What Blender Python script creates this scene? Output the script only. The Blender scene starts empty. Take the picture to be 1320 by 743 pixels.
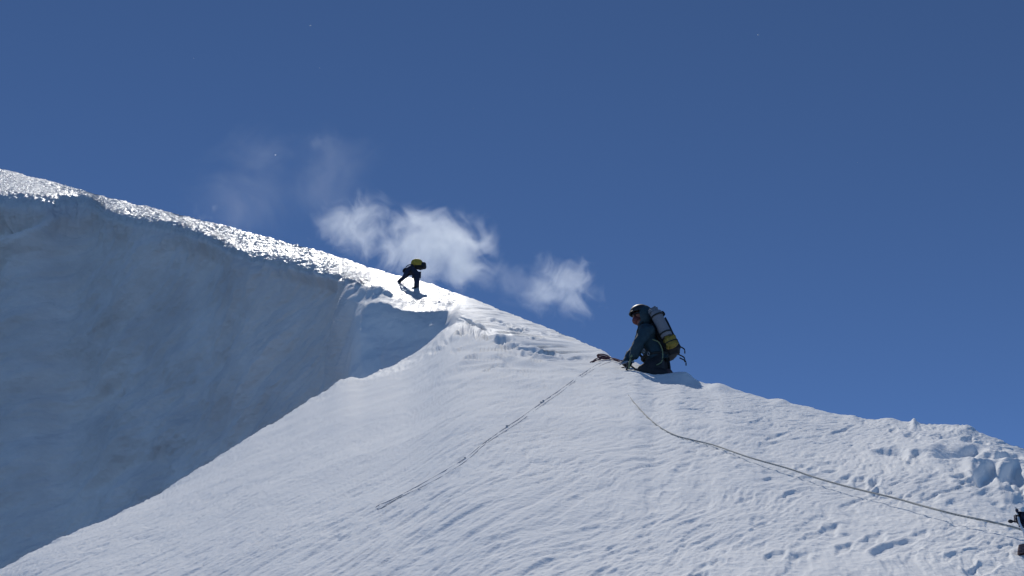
import bpy, bmesh, math, random
import numpy as np
from mathutils import Vector, Matrix, Euler
from mathutils.bvhtree import BVHTree

random.seed(7)
S = bpy.context.scene
COL = S.collection
F = 1240.0                      # focal length in pixels of a 1320 px wide frame
PITCH = math.radians(28.0)
CP, SP = math.cos(PITCH), math.sin(PITCH)
SUN_EL, SUN_AZ = 53.0, -9.0     # azimuth to the right of the view direction (+Y)

# ------------------------------------------------------------------ helpers
def rayv(px, py):
    """direction with unit depth along the lens axis, world axes, camera at the origin"""
    px = np.asarray(px, float); py = np.asarray(py, float)
    a = (px - 660.0) / F; b = -(py - 371.5) / F
    return np.stack([a, CP - b * SP, SP + b * CP], -1)

def pt(px, py, Z): return Vector(rayv(px, py) * Z)

def _hash(ix, iy, seed):
    h = (ix.astype(np.int64) * 374761393 + iy.astype(np.int64) * 668265263 + seed * 974634777) & 0xFFFFFFFF
    h = ((h ^ (h >> 13)) * 1274126177) & 0xFFFFFFFF
    h = (h ^ (h >> 16)) & 0xFFFFFFFF
    return h / 4294967296.0

def perlin(x, y, seed=0):
    ix = np.floor(x); iy = np.floor(y); fx = x - ix; fy = y - iy
    u = fx * fx * fx * (fx * (fx * 6 - 15) + 10); v = fy * fy * fy * (fy * (fy * 6 - 15) + 10)
    def g(dx, dy):
        a = _hash(ix + dx, iy + dy, seed) * 2 * np.pi
        return np.cos(a) * (fx - dx) + np.sin(a) * (fy - dy)
    n0 = g(0, 0) * (1 - u) + g(1, 0) * u
    n1 = g(0, 1) * (1 - u) + g(1, 1) * u
    return (n0 * (1 - v) + n1 * v) * 1.5

def fbm(x, y, seed=0, octs=4, gain=0.5):
    s = 0; a = 1; t = 0
    for o in range(octs):
        s = s + a * perlin(x * 2 ** o, y * 2 ** o, seed + o * 17); t += a; a *= gain
    return s / t

def sstep(a, b, x):
    t = np.clip((x - a) / (b - a), 0, 1); return t * t * (3 - 2 * t)

def new_mat(name):
    m = bpy.data.materials.new(name); m.use_nodes = True
    nt = m.node_tree
    return m, nt, nt.nodes['Principled BSDF']

def simple_mat(name, col, rough=0.8, noise=0.25, scale=40, bump=0.3, metal=0.0, dist=0.004):
    m, nt, b = new_mat(name)
    tc = nt.nodes.new('ShaderNodeTexCoord')
    n = nt.nodes.new('ShaderNodeTexNoise'); n.inputs['Scale'].default_value = scale; n.inputs['Detail'].default_value = 4
    nt.links.new(tc.outputs['Object'], n.inputs['Vector'])
    r = nt.nodes.new('ShaderNodeValToRGB')
    r.color_ramp.elements[0].position = .3; r.color_ramp.elements[1].position = .7
    r.color_ramp.elements[0].color = (*[c * (1 - noise) for c in col], 1)
    r.color_ramp.elements[1].color = (*[min(1, c * (1 + noise)) for c in col], 1)
    nt.links.new(n.outputs['Fac'], r.inputs['Fac']); nt.links.new(r.outputs['Color'], b.inputs['Base Color'])
    bp = nt.nodes.new('ShaderNodeBump'); bp.inputs['Strength'].default_value = bump; bp.inputs['Distance'].default_value = dist
    nt.links.new(n.outputs['Fac'], bp.inputs['Height']); nt.links.new(bp.outputs['Normal'], b.inputs['Normal'])
    b.inputs['Roughness'].default_value = rough; b.inputs['Metallic'].default_value = metal
    return m

# ------------------------------------------------------------------ terrain
def poly(pts):
    a = np.array(pts, float)
    return lambda px: (np.interp(px, a[:, 0], a[:, 1]), np.interp(px, a[:, 0], a[:, 2]))

def gs(arr, sig, ax=0):
    """gaussian smoothing along one axis, ends clamped"""
    r = int(3 * sig + 1); k = np.exp(-0.5 * (np.arange(-r, r + 1) / sig) ** 2); k /= k.sum()
    a = np.moveaxis(arr, ax, 0)
    p = np.concatenate([np.repeat(a[:1], r, 0), a, np.repeat(a[-1:], r, 0)])
    out = sum(k[i] * p[i:i + len(a)] for i in range(2 * r + 1))
    return np.moveaxis(out, 0, ax)

pxs = np.concatenate([np.linspace(-900, -70, 60)[:-1], np.arange(-70, 1390, 1.25), np.linspace(1390, 2300, 60)[1:]])
NC = len(pxs)
def srow(p, Z, sig=4, sz=None):
    m = (pxs > -75) & (pxs < 1395)
    p = p.copy(); Z = Z.copy()
    p[m] = gs(p[m], sig); Z[m] = gs(Z[m], sz or max(sig, 8))
    return p, Z

A1 = srow(*poly([(-900,1350,6),(-200,950,6.6),(0,850,6.9),(300,805,6.0),(660,800,4.4),(1000,800,3.9),(1320,800,3.7),(2300,1300,3.6)])(pxs), 20)
E = srow(*poly([(-900,1150,8),(-200,822,9.5),(0,729.6,11.5),(82,691,12.6),(143,664,13.8),(204,636,15),(245,611,16),(285,585,17.2),(326,558,18.4),(367,534,19.7),
      (395,515,20.8),(420,500,21.8),(434,490,22.5),(448,484.5,23),(468,485,23.7),(491,475,24.6),(518,464,26),(534,455,27),(548,446,28.2),(560,436,29.3),(572,424,30.3),(590,416,30.6),(615,423,28),
      (640,436,25),(700,462,20),(770,492,16.3),(843,520,13.6),(940,545,12.1),(1068,575,10.6),(1200,590,9.4),(1320,622,8.5),(1500,700,8),(2300,1150,7)])(pxs), 3, 26)
CR = srow(*poly([(-900,20,170),(-200,160,112),(0,217,90),(101,244,79),(161,260.5,72),(242,279,64),(323,301,56.5),(400,320,50.5),(417,326,49),(511,354,41.5),(554,366.5,39.5),
      (612,386,36),(650,401,33),(690,417,29),(720,428,25.8),(749,440,22.8),(775,453,19.5),(790,460,18.1),(800,464,17.8),(820,468,17.2),(828,472,16.9),(843,479.5,16.4),(875,483.5,15.5),(895,491,15),(915,497,14.6),(934,499,14.2),
      (966,508,13.7),(990,516,13.4),(1021,522,13),(1068,533,12.4),(1100,539,12),(1135,541,11.7),(1178,543,11.4),(1214,547,11.1),(1253,554.5,10.8),(1293,566,10.5),(1320,575,10.3),
      (1500,650,9.7),(2300,1000,8)])(pxs), 2.5)

def slope_Z(px, pyT, ZT, py, alpha):
    """depth on the ray (px,py) of the line falling at alpha (deg) towards the viewer from (px,pyT,ZT)"""
    T = rayv(px, pyT) * ZT[:, None]; r = rayv(px, py)
    h = np.hypot(T[:, 0], T[:, 1]); t = r[:, 2] / np.hypot(r[:, 0], r[:, 1])
    ta = np.tan(np.radians(alpha))
    hp = (h * ta - T[:, 2]) / (ta - t)
    return hp / np.hypot(r[:, 0], r[:, 1])

lip_py, lip_Z0 = poly([(-900,60,1),(-200,222,1),(0,254,1),(60,256,1),(100,252,1),(118,255,1),(135,270,1),(160,279,1),(200,285,1),(230,291,1),(250,298,1),(275,307,1),(290,318,1),(320,330,1),(360,338,1),(400,346,1),(440,358,40.5),
      (480,367,35.8),(495,372,35.2),(520,384,34.8),(538,389,34.6),(560,385,34.6),(577,390,33.5),(584,396,32.8),(590,403,32.0)])(pxs)
base_lip = gs(lip_py, 22)
lipA = slope_Z(pxs, CR[0], CR[1], lip_py, np.interp(pxs, [0, 120, 420], [36.0, 36.0, 40.0]))
w_r = sstep(430, 480, pxs)
lip_Z = lipA * (1 - w_r) + lip_Z0 * w_r
def wall_row(pyfrac, alpha, manual, top):
    """a row of the shaded face: left part by slope angle, the rib on the right by hand"""
    mpy, mZ = poly(manual)(pxs)
    w = sstep(425, 458, pxs)
    basepy = E[0] + 45
    py = top[2] + (basepy - top[2]) * pyfrac
    Z = slope_Z(pxs, top[0], top[1], py, alpha)
    return py * (1 - w) + mpy * w, Z * (1 - w) + mZ * w
LIP = (lip_py, lip_Z)
lipS = gs(lip_Z, 22)
LIPS = (base_lip, lipS)
W2 = wall_row(.14, 82, [(440,383,37.5),(470,392,33.6),(490,388,33.3),(520,401,32.8),(555,401,32.7),(577,402,32.2),(586,406,31.4)], (LIPS[0], LIPS[1], LIPS[0]))
W1 = wall_row(.5, 80, [(440,425,34.5),(465,428,31.8),(520,432,31.6),(550,424,31.6),(575,410,31.9),(588,409,31.1)], (W2[0], W2[1], LIPS[0]))
WB = wall_row(1.0, 76, [(440,497,31),(470,492,29.5),(491,480,29.3),(518,468,30),(534,459,30.3),(560,437,31.0),(577,420,31.2),(588,413,30.8)], (W1[0], W1[1], LIPS[0]))
# moat behind the near shoulder
M1 = (E[0] + 60 * (1 - sstep(380, 560, pxs)) + 2, E[1] * (1 + .25 * (1 - sstep(380, 560, pxs)) + .01))
M2 = (E[0] + 110 * (1 - sstep(380, 560, pxs)) + 3, (E[1] * .5 + WB[1] * .5))
rows = [M1, M2, WB, W1, W2, LIP]
# to the right of the notch those rows lie on the open slope between the near rise and the crest
wR = sstep(572, 602, pxs)
fr = [.10, .24, .38, .54, .70, .85]
out = []
for (p, Z), f in zip(rows, fr):
    p2 = E[0] + (CR[0] - E[0]) * f
    i2 = 1 / E[1] + (1 / CR[1] - 1 / E[1]) * f
    i2 = i2 + .0012 * math.sin(math.pi * f) * sstep(560, 640, pxs) * (1 - sstep(760, 900, pxs))
    Zr = 1 / i2
    out.append((p * (1 - wR) + p2 * wR, Z * (1 - wR) + Zr * wR))
rows = [A1, E] + out + [CR]
cnt = [250, 16, 22, 110, 170, 60, 40, 70]
# build the sheet: linear in (py, 1/Z) between rows
PY = []; IZ = []
for k in range(len(rows) - 1):
    (p0, z0), (p1, z1) = rows[k], rows[k + 1]
    n = cnt[k]
    for i in range(n):
        t = i / n
        if k == 0: t = t
        PY.append(p0 + (p1 - p0) * t); IZ.append(1 / z0 + (1 / z1 - 1 / z0) * t)
PY.append(rows[-1][0]); IZ.append(1 / rows[-1][1])
PY = np.array(PY); IZ = np.array(IZ)
NV = len(PY)
iE = cnt[0]; iLIP = sum(cnt[:7]); iWB = sum(cnt[:3])
# near slope: only its last stretch follows the fine outline of the shoulder
Es = gs(E[0], 60); EsZ = gs(1 / E[1], 60)
for i in range(cnt[0]):
    t = i / cnt[0]; w_ = t ** 6
    PY[i] += (Es - E[0]) * t * (1 - w_)
    IZ[i] += (EsZ - 1 / E[1]) * t * (1 - w_)
# open slope right of the notch: one smooth convex sweep up to the crest
sfr = np.clip((A1[0] - PY) / (A1[0] - CR[0]), 0, 1)
izc = 1 / CR[1] + (1 / A1[1] - 1 / CR[1]) * (1 - sfr) ** 1.0
wq = sstep(520, 660, pxs)[None] * np.ones_like(IZ)
wq = np.where((np.arange(NV)[:, None] > cnt[0]) , wq * sstep(575, 640, pxs)[None], wq)
IZ = IZ * (1 - wq) + izc * wq
PYs = gs(PY, 2.2, 0); IZs = gs(IZ, 2.2, 0)
blend = np.ones((NV, 1)); blend[-6:, 0] = np.linspace(1, 0, 6); blend[:4, 0] = 0
lb = np.exp(-((np.arange(NV)[:, None] - iLIP + 12) / 26.0) ** 2) * (1 - sstep(470, 540, pxs))[None]
P6 = gs(PY, 11, 0); I6 = gs(IZ, 11, 0); PYs = PYs * (1 - lb) + P6 * lb; IZs = IZs * (1 - lb) + I6 * lb
PY = PYs * blend + PY * (1 - blend); IZ = IZs * blend + IZ * (1 - blend)
PX = np.repeat(pxs[None], NV, 0)
P = rayv(PX, PY) / IZ[..., None]
# far side of the mountain, and the ground behind the viewer
away = P[-1].copy(); away[:, 2] = 0; away /= np.linalg.norm(away, axis=1)[:, None]
back = []
c = P[-1]
for d, dz in ((.25, -.03), (.6, -.14), (1.2, -.45), (2.5, -1.4), (5, -3.8), (10, -9.5), (20, -22), (45, -50), (120, -130), (400, -300)):
    back.append(c + away * d + np.array([0, 0, dz]))
front = []
f0 = P[0]
for d, dz in ((220, -170), (120, -95), (60, -50), (30, -24), (14, -10.2), (7, -4.6), (3.4, -2.0), (1.6, -.9), (.8, -.44), (.35, -.19)):
    fx = f0.copy(); fx[:, 0] *= 1 + d * .12; fx[:, 1] -= d; fx[:, 2] += dz; front.append(fx)
FULL = np.concatenate([np.array(front), P, np.array(back)])
OFF = len(front)
PXF = np.repeat(pxs[None], len(FULL), 0)
PYF = np.full(FULL.shape[:2], 5000.0); PYF[OFF:OFF + NV] = PY; PYF[OFF + NV:] = -5000
DEP = np.full(FULL.shape[:2], 5.0); DEP[OFF:OFF + NV] = 1 / IZ; DEP[OFF + NV:] = 1 / IZ[-1][None]

# zones (0..1 masks)
row = np.arange(len(FULL))[:, None] * np.ones((1, NC)) - OFF
openR = sstep(560, 610, PXF)
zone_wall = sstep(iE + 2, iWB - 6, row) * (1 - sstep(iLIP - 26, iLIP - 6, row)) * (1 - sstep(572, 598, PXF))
zone_top = sstep(iLIP - 8, iLIP + 6, row) * (1 - openR)
zone_fore = 1 - np.clip(zone_wall + zone_top, 0, 1)
far = sstep(14, 34, DEP)

# normals of the smooth sheet
def normals(G):
    du = np.gradient(G, axis=1); dv = np.gradient(G, axis=0)
    n = np.cross(du, dv); n /= np.linalg.norm(n, axis=-1)[..., None] + 1e-12
    n[n[..., 2] < -0.9] *= -1
    return n
N = normals(FULL)
X, Y, Z = FULL[..., 0], FULL[..., 1], FULL[..., 2]

# wind-cut pockets: long axis runs up the slope to the right
ang = math.radians(34)
def along(x, y, a): return x * math.sin(a) + y * math.cos(a), x * math.cos(a) - y * math.sin(a)
Yt = .70 * Y + .71 * Z
wx = X + .25 * perlin(X * .9, Y * .9, 5); wy = Yt + .25 * perlin(X * .9 + 40, Y * .9, 6)
la, lc = along(wx, wy, ang)
def pockets(L, C, seed, th=.12, w=.25):
    n = perlin(la / L, lc / C, seed) + .45 * perlin(la / L * 2.1, lc / C * 2.1, seed + 3)
    return -sstep(th, th + w, n)
d = np.zeros(FULL.shape[:2])
amp_big = .5 + .5 * perlin(X * .35 + 9, Y * .35, 21) + .25
amp_big = np.clip(amp_big, .1, 1.1)
fine = 1 - sstep(9, 20, DEP)
mid = 1 - sstep(18, 40, DEP)
fore = zone_fore
d += fore * .050 * fbm(X * .45, Y * .45, 1, 3)
nearp = 1 - sstep(13, 22, DEP)
d += fore * amp_big * .0115 * pockets(.42, .13, 31, .16, .30) * nearp
d += fore * amp_big * fine * .006 * pockets(.20, .065, 35, .05, .35)
d += fore * (1 - sstep(13, 24, DEP)) * .0075 * fbm(la / .30, lc / .10, 41, 3, .55)
d += fore * fine * .0035 * fbm(la / .07, lc / .03, 45, 2)
la, lc = along(wx, wy, math.radians(72))
d += fore * sstep(13, 26, DEP) * (.035 * pockets(1.5, .75, 47, .10, .35) * amp_big + .022 * fbm(la / 1.2, lc / .7, 48, 3, .55))
la, lc = along(wx, wy, ang)
# broken wind slab: terraces near the notch and along the ridge to the climber
tm = np.exp(-(((PXF - 640) / 75) ** 2 + ((PYF - 443) / 34) ** 2)) + .7 * np.exp(-(((PXF - 700) / 60) ** 2 + ((PYF - 458) / 16) ** 2)) + .35 * np.exp(-(((PXF - 520) / 90) ** 2 + ((PYF - 480) / 26) ** 2)) * zone_fore
la7, lc7 = along(wx, wy, math.radians(68))
tn = fbm(la7 / 2.2, lc7 / 2.2, 61, 3, .5) * 3.0
fr_ = tn - np.floor(tn)
terr = (np.floor(tn) + sstep(.38, .62, fr_)) - tn
d += np.clip(tm, 0, 1) * .09 * terr * (1 - zone_wall)
d += np.clip(tm, 0, 1) * .03 * fbm(X * 1.2, Y * .8, 63, 3, .5)
# shaded face: broad soft relief and faint diagonal flutes
hx, hz = X * .76 - Y * .65, Z
fw = 3.0 * perlin(hx * .06, hz * .06, 70)
fl, fc = hx * .94 + hz * .34 + fw, hz * .94 - hx * .34 + fw
d += zone_wall * (1 - .9 * sstep(425, 462, PXF)) * (1.5 * fbm(fl * .07, fc * .16, 71, 3) - .8 * np.abs(fbm(fl * .11 + 3, fc * .26, 72, 3)) + .55 * fbm(fl * .16, fc * .50, 73, 4, .6) + .10 * fbm(hx * .8, hz * .9, 75, 4, .65))
# iced crest strip: lumps that glitter
d += zone_top * (.16 * fbm(X * .5, Y * .3, 81, 3) + .06 * fbm((X + Y * .6) * 1.2, (Y - X * .6) * 2.2, 83, 4, .6) + (1 - .6 * sstep(380, 460, PXF)) * .11 * fbm((X + Y * .6) * 2.6, (Y - X * .6 + Z) * 2.6, 87, 4, .7))
# lip edge irregularities
lipm = np.exp(-((row - iLIP + 6) / 20.0) ** 2) * (1 - openR)
d += lipm * (1 - .75 * sstep(470, 515, PXF)) * (.42 * fbm(X * .75, Y * .5 + Z * .4, 91, 5, .6) + .14 * perlin(X * 3.1, Y * 1.8, 93))
# small roughness on the near shoulder's edge
edm = np.exp(-((row - iE) / 8.0) ** 2) * (1 - openR)
d += edm * .07 * fbm(X * 2.2, Y * 2.2, 95, 4, .6)
# rib at the notch
ribm = sstep(440, 470, PXF) * (1 - sstep(575, 600, PXF)) * np.clip(zone_wall + lipm, 0, 1)
d += ribm * (.17 * fbm(X * .7, Z * .5, 97, 4, .55))
# far left shelf under the crest
sh_line = np.interp(PXF, [-900, -200, 0, 30, 60, 90, 112, 140, 2000], [700, 380, 309, 300, 284, 268, 256, 250, 240])
sh = np.exp(-((PYF - sh_line - 4) / 13.0) ** 2) * (1 - sstep(112, 150, PXF)) * zone_wall
d += sh * 1.3
d -= np.exp(-((PYF - sh_line + 24) / 22.0) ** 2) * (1 - sstep(40, 110, PXF)) * zone_wall * 1.1
# second faint step in the face
sl = 318 + (PXF - 120) * .10
d += .35 * zone_wall * np.exp(-(((PXF - 290) / 120) ** 2)) * np.exp(-((PYF - sl - 8) / 14) ** 2) * fbm(X * .5, Z * .5, 99, 3)

# holes, footprints and kicked steps (picture place, width, height, depth in metres)
def dent(px, py, wx_, wy_, dep, rot=0.0, rim=.25):
    global d
    m = (np.abs(PXF - px) < wx_ * 4) & (np.abs(PYF - py) < wy_ * 5)
    if not m.any(): return
    x = PXF[m] - px; y = PYF[m] - py
    x = x + wx_ * .5 * perlin(PXF[m] / (wx_ * 1.1), PYF[m] / (wy_ * 1.6), int(px) + 7)
    y = y + wy_ * .5 * perlin(PXF[m] / (wx_ * .9), PYF[m] / (wy_ * 1.6), int(px) + 8)
    c_, s_ = math.cos(rot), math.sin(rot)
    u = (x * c_ - y * s_) / wx_; v = (x * s_ + y * c_) / wy_
    r = np.sqrt(u * u + v * v)
    d[m] += -dep * (1 - sstep(.55, 1.15, r)) + dep * rim * np.exp(-((r - 1.35) / .28) ** 2)
for a in [(a[0], a[1], a[2], a[3], a[4] * (.40 if a[1] > 600 and a[0] < 1240 else .46)) for a in [(1155,585,22,6,.10),(1163,592,8,5,.06),(1184,588,14,4,.07),(1242,586,36,10,.17),(1263,594,26,7,.08),(1298,590,15,6,.09),(1272,617,24,13,.20),(1305,620,20,16,.22),(1322,632,16,10,.12),
          (1240,619,12,4,.06),(1248,627,9,3,.04),(1176,560,12,4,.06),(1218,562,13,4,.06),(1250,567,8,4,.05),(1266,570,9,3,.04),(1153,554,6,3,.04),(1131,635,7,5,.04),(1127,624,7,4,.03),(1161,641,8,3,.03),
          (1110,624,9,6,.035),(1128,624,6,5,.03),(1090,620,12,4,.03),(1131,636,7,4,.025),(1032,604,10,4,.03),(1048,607,7,4,.025),(1070,683,15,7,.035),(1045,690,12,5,.02),(1155,709,32,9,.055),(1130,692,16,6,.03),(1118,696,10,4,.02),
          (1022,636,16,4,.03),(1000,718,14,6,.03),(1033,716,14,7,.03),(1090,708,14,7,.03),(1180,690,14,6,.02),(925,723,10,6,.03),(958,646,12,3,.02),(880,605,14,5,.03),(1000,563,14,3,.03),(1085,555,16,3,.04),(975,545,12,3,.03),
          (980,672,16,5,.025),(1200,640,14,5,.03),(1225,720,20,7,.03),(1265,735,20,7,.03),(860,640,14,5,.02),(905,742,14,7,.03)]]:
    dent(*a, rot=.30 if a[0] < 1135 or a[1] > 640 else 0.0)
for a in [(605,417,10,3,.10,-.55),(618,422,9,3,.10,-.35),(599,428,9,4,.12,.5),(616,431,7,2.2,.07,.2),(626,436,12,2.6,.08,-.1),(646,441,10,4,.10,.1),(607,462,10,2.5,.06,.35),(588,452,9,2,.05,.4),(660,447,10,2,.05,.2),
          (684,455,10,4,.08,.1),(703,457,14,2.6,.06,-.1),(708,431,9,2,.07,-.2),(668,427,7,2,.06,.3),(690,438,8,2,.05,0),(640,414,8,2,.07,-.3),(655,420,9,2,.06,-.3),(740,462,12,2,.04,.1),(575,440,9,2.4,.07,.4),(560,452,8,2,.05,.5),(632,475,12,2,.04,.4),(590,430,6,3,.09,.6)]:
    dent(a[0], a[1], a[2], a[3], a[4], rot=a[5], rim=.3)
# rim bumps on the right crest
for px, py, s_, h in [(925,503,14,.08),(1178,545,3.5,.05),(1145,543,14,.04),(1100,541,10,.03),(1240,556,18,.05),(880,487,14,.06),(1005,520,12,.04),(775,457,8,.05)]:
    d += h * np.exp(-(((PXF - px) / s_) ** 2 + ((PYF - py) / 5) ** 2)) * sstep(OFF, OFF + 1, row + OFF)
# crest wobble
crm = np.exp(-((row - NV) / 26.0) ** 2) * sstep(760, 840, PXF)
d += crm * .055 * fbm(X * 1.3, Y * .8, 103, 4, .55)
d[:OFF - 2] *= .4
d[:3] = 0
G = FULL + N * d[..., None]

nr, nc = G.shape[:2]
verts = G.reshape(-1, 3)
idx = np.arange(nr * nc).reshape(nr, nc)
faces = np.stack([idx[:-1, :-1], idx[:-1, 1:], idx[1:, 1:], idx[1:, :-1]], -1).reshape(-1, 4)
me = bpy.data.meshes.new('snow_slope')
me.vertices.add(len(verts)); me.vertices.foreach_set('co', verts.astype(np.float32).ravel())
me.loops.add(faces.size); me.loops.foreach_set('vertex_index', faces.astype(np.int32).ravel())
me.polygons.add(len(faces)); me.polygons.foreach_set('loop_start', np.arange(0, faces.size, 4, dtype=np.int32))
me.polygons.foreach_set('loop_total', np.full(len(faces), 4, dtype=np.int32))
me.polygons.foreach_set('use_smooth', np.ones(len(faces), bool))
me.update(); me.validate()
ice = np.clip(zone_top + .8 * lipm * zone_top + .75 * np.exp(-(((PXF - 545) / 75) ** 2 + ((PYF - 398) / 22) ** 2)) * (1 - openR * .5) + .55 * np.clip(tm, 0, 1) * (DEP > 22)
              + .45 * sstep(26, 40, DEP) * (1 - zone_wall), 0, 1)
at = me.attributes.new('ice_glaze', 'FLOAT', 'POINT'); at.data.foreach_set('value', ice.astype(np.float32).ravel())
at = me.attributes.new('firn_shade_tint', 'FLOAT', 'POINT'); zone_shade_tint = sstep(iE + 2, iWB - 6, row) * (1 - sstep(iLIP - 10, iLIP - 1, row)) * (1 - sstep(572, 598, PXF))
at.data.foreach_set('value', (zone_shade_tint * (1 - .8 * sstep(430, 465, PXF))).astype(np.float32).ravel())  # mask for the painted warm tint and the bumps of the shaded face
snow = bpy.data.objects.new('snow_slope', me); COL.objects.link(snow)
snow['kind'] = 'structure'

# snow material
m, nt, b = new_mat('snow')
L = nt.links.new
geo = nt.nodes.new('ShaderNodeTexCoord')
def noise(scale, detail=4, rough=.55, vec=None, mp=None):
    n = nt.nodes.new('ShaderNodeTexNoise'); n.inputs['Scale'].default_value = scale; n.inputs['Detail'].default_value = detail; n.inputs['Roughness'].default_value = rough
    if mp:
        q = nt.nodes.new('ShaderNodeMapping'); q.inputs['Rotation'].default_value = mp[0]; q.inputs['Scale'].default_value = mp[1]
        L(geo.outputs['Object'], q.inputs['Vector']); L(q.outputs['Vector'], n.inputs['Vector'])
    else: L(geo.outputs['Object'], n.inputs['Vector'])
    return n
def math_(op, a, b_=None, c=None):
    n = nt.nodes.new('ShaderNodeMath'); n.operation = op
    for i, v in enumerate((a, b_, c)):
        if v is None: continue
        if isinstance(v, (int, float)): n.inputs[i].default_value = v
        else: L(v, n.inputs[i])
    return n.outputs[0]
def mixc(f, c1, c2):
    n = nt.nodes.new('ShaderNodeMix'); n.data_type = 'RGBA'
    if isinstance(f, (int, float)): n.inputs['Factor'].default_value = f
    else: L(f, n.inputs['Factor'])
    for i, c in ((6, c1), (7, c2)):
        if isinstance(c, tuple): n.inputs[i].default_value = (*c, 1)
        else: L(c, n.inputs[i])
    return n.outputs[2]
a1 = nt.nodes.new('ShaderNodeAttribute'); a1.attribute_name = 'ice_glaze'
a2 = nt.nodes.new('ShaderNodeAttribute'); a2.attribute_name = 'firn_shade_tint'
base = mixc(noise(.5, 5).outputs['Fac'], (.83, .84, .84), (.88, .88, .86))
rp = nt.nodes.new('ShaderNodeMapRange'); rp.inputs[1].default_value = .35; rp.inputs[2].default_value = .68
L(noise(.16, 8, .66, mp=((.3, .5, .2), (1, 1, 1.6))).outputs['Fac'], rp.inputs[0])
shade_tint_c = mixc(rp.outputs[0], (.72, .66, .63), (.94, .87, .82))  # mottled firn, with warmth painted in to offset blue skylight on the shaded face
col = mixc(a2.outputs['Fac'], base, shade_tint_c)
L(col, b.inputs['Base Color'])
rg = math_('MULTIPLY_ADD', a1.outputs['Fac'], -.58, .88)
L(rg, b.inputs['Roughness'])
b.inputs['IOR'].default_value = 1.31
L(math_('MULTIPLY_ADD', a1.outputs['Fac'], .5, .12), b.inputs['Specular IOR Level'])
bp1 = nt.nodes.new('ShaderNodeBump'); bp1.inputs['Distance'].default_value = .02; bp1.inputs['Strength'].default_value = .55
L(noise(22, 5, .6).outputs['Fac'], bp1.inputs['Height'])
bp2 = nt.nodes.new('ShaderNodeBump'); bp2.inputs['Distance'].default_value = .34
L(noise(4.2, 9, .74, mp=((0, 0, .6), (.55, 1.25, 1))).outputs['Fac'], bp2.inputs['Height'])
L(math_('MULTIPLY', a1.outputs['Fac'], .8), bp2.inputs['Strength'])
L(bp1.outputs['Normal'], bp2.inputs['Normal'])
bp3 = nt.nodes.new('ShaderNodeBump'); bp3.inputs['Distance'].default_value = 1.1
L(noise(.30, 9, .60, mp=((.35, .3, .7), (.8, .5, 1.7))).outputs['Fac'], bp3.inputs['Height'])
L(math_('MULTIPLY', a2.outputs['Fac'], .7), bp3.inputs['Strength'])
L(bp2.outputs['Normal'], bp3.inputs['Normal'])
L(bp3.outputs['Normal'], b.inputs['Normal'])
me.materials.append(m)

# fast lookup of the snow surface under a picture place
_vi = verts; 
sub = slice(OFF, OFF + NV)
bvh = BVHTree.FromPolygons([Vector(v) for v in G[sub][::2, ::2].reshape(-1, 3)],
      (lambda I: np.stack([I[:-1, :-1], I[:-1, 1:], I[1:, 1:], I[1:, :-1]], -1).reshape(-1, 4).tolist())(np.arange(G[sub][::2, ::2].shape[0] * G[sub][::2, ::2].shape[1]).reshape(G[sub][::2, ::2].shape[:2])))
def surf(px, py):
    dv = Vector(rayv(px, py)); h = bvh.ray_cast(Vector((0, 0, 0)), dv.normalized())
    return h[0], h[1]
#--BODY--
# ------------------------------------------------------------------ builders
def link(name, me_, mat=None, parent=None, loc=None, rot=None):
    o = bpy.data.objects.new(name, me_); COL.objects.link(o)
    if mat is not None:
        for mm in (mat if isinstance(mat, (list, tuple)) else [mat]): me_.materials.append(mm)
    if parent: o.parent = parent
    if loc is not None: o.location = loc
    if rot is not None: o.rotation_euler = rot
    return o

def tag(o, label=None, cat=None, group=None, kind=None):
    if label: o['label'] = label
    if cat: o['category'] = cat
    if group: o['group'] = group
    if kind: o['kind'] = kind
    return o

def empty(name, loc, rz=0.0):
    o = bpy.data.objects.new(name, None); COL.objects.link(o); o.location = loc; o.rotation_euler = (0, 0, rz)
    o.empty_display_size = .1
    return o

def skin_mesh(name, joints, chains, sub=2, root=0, lump=0.0, seed=1):
    """joints: {key: (x,y,z,r) or (x,y,z,(rx,ry))}; chains: lists of keys; one continuous surface"""
    keys = list(joints); ix = {k: i for i, k in enumerate(keys)}
    ed = []
    for c in chains:
        for a_, b_ in zip(c[:-1], c[1:]): ed.append((ix[a_], ix[b_]))
    me_ = bpy.data.meshes.new(name + '_skin'); me_.from_pydata([joints[k][:3] for k in keys], ed, [])
    o = bpy.data.objects.new(name, me_); COL.objects.link(o)
    sm = o.modifiers.new('s', 'SKIN'); sm.use_smooth_shade = True
    if not me_.skin_vertices:
        bpy.context.view_layer.update()
    if not me_.skin_vertices:
        bm = bmesh.new(); bm.from_mesh(me_); bm.verts.layers.skin.verify(); bm.to_mesh(me_); bm.free()
    sv = me_.skin_vertices[0].data
    for i, k in enumerate(keys):
        r = joints[k][3]; sv[i].radius = r if isinstance(r, tuple) else (r, r); sv[i].use_root = (i == root)
    ss = o.modifiers.new('u', 'SUBSURF'); ss.levels = sub; ss.render_levels = sub
    dg = bpy.context.evaluated_depsgraph_get(); dg.update()
    res = bpy.data.meshes.new_from_object(o.evaluated_get(dg))
    bpy.data.objects.remove(o)
    if lump:
        n = len(res.vertices); co_ = np.empty(n * 3); res.vertices.foreach_get('co', co_); co_ = co_.reshape(-1, 3)
        nn = np.array([v.normal[:] for v in res.vertices])
        q = perlin(co_[:, 0] * 9 + co_[:, 1] * 5, co_[:, 2] * 16 + co_[:, 1] * 6, seed) + .6 * perlin(co_[:, 0] * 22, co_[:, 2] * 26 + co_[:, 1] * 19, seed + 4)
        co_ += nn * (q * lump)[:, None]; res.vertices.foreach_set('co', co_.ravel()); res.update()
    for p_ in res.polygons: p_.use_smooth = True
    res.name = name
    return res

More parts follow.
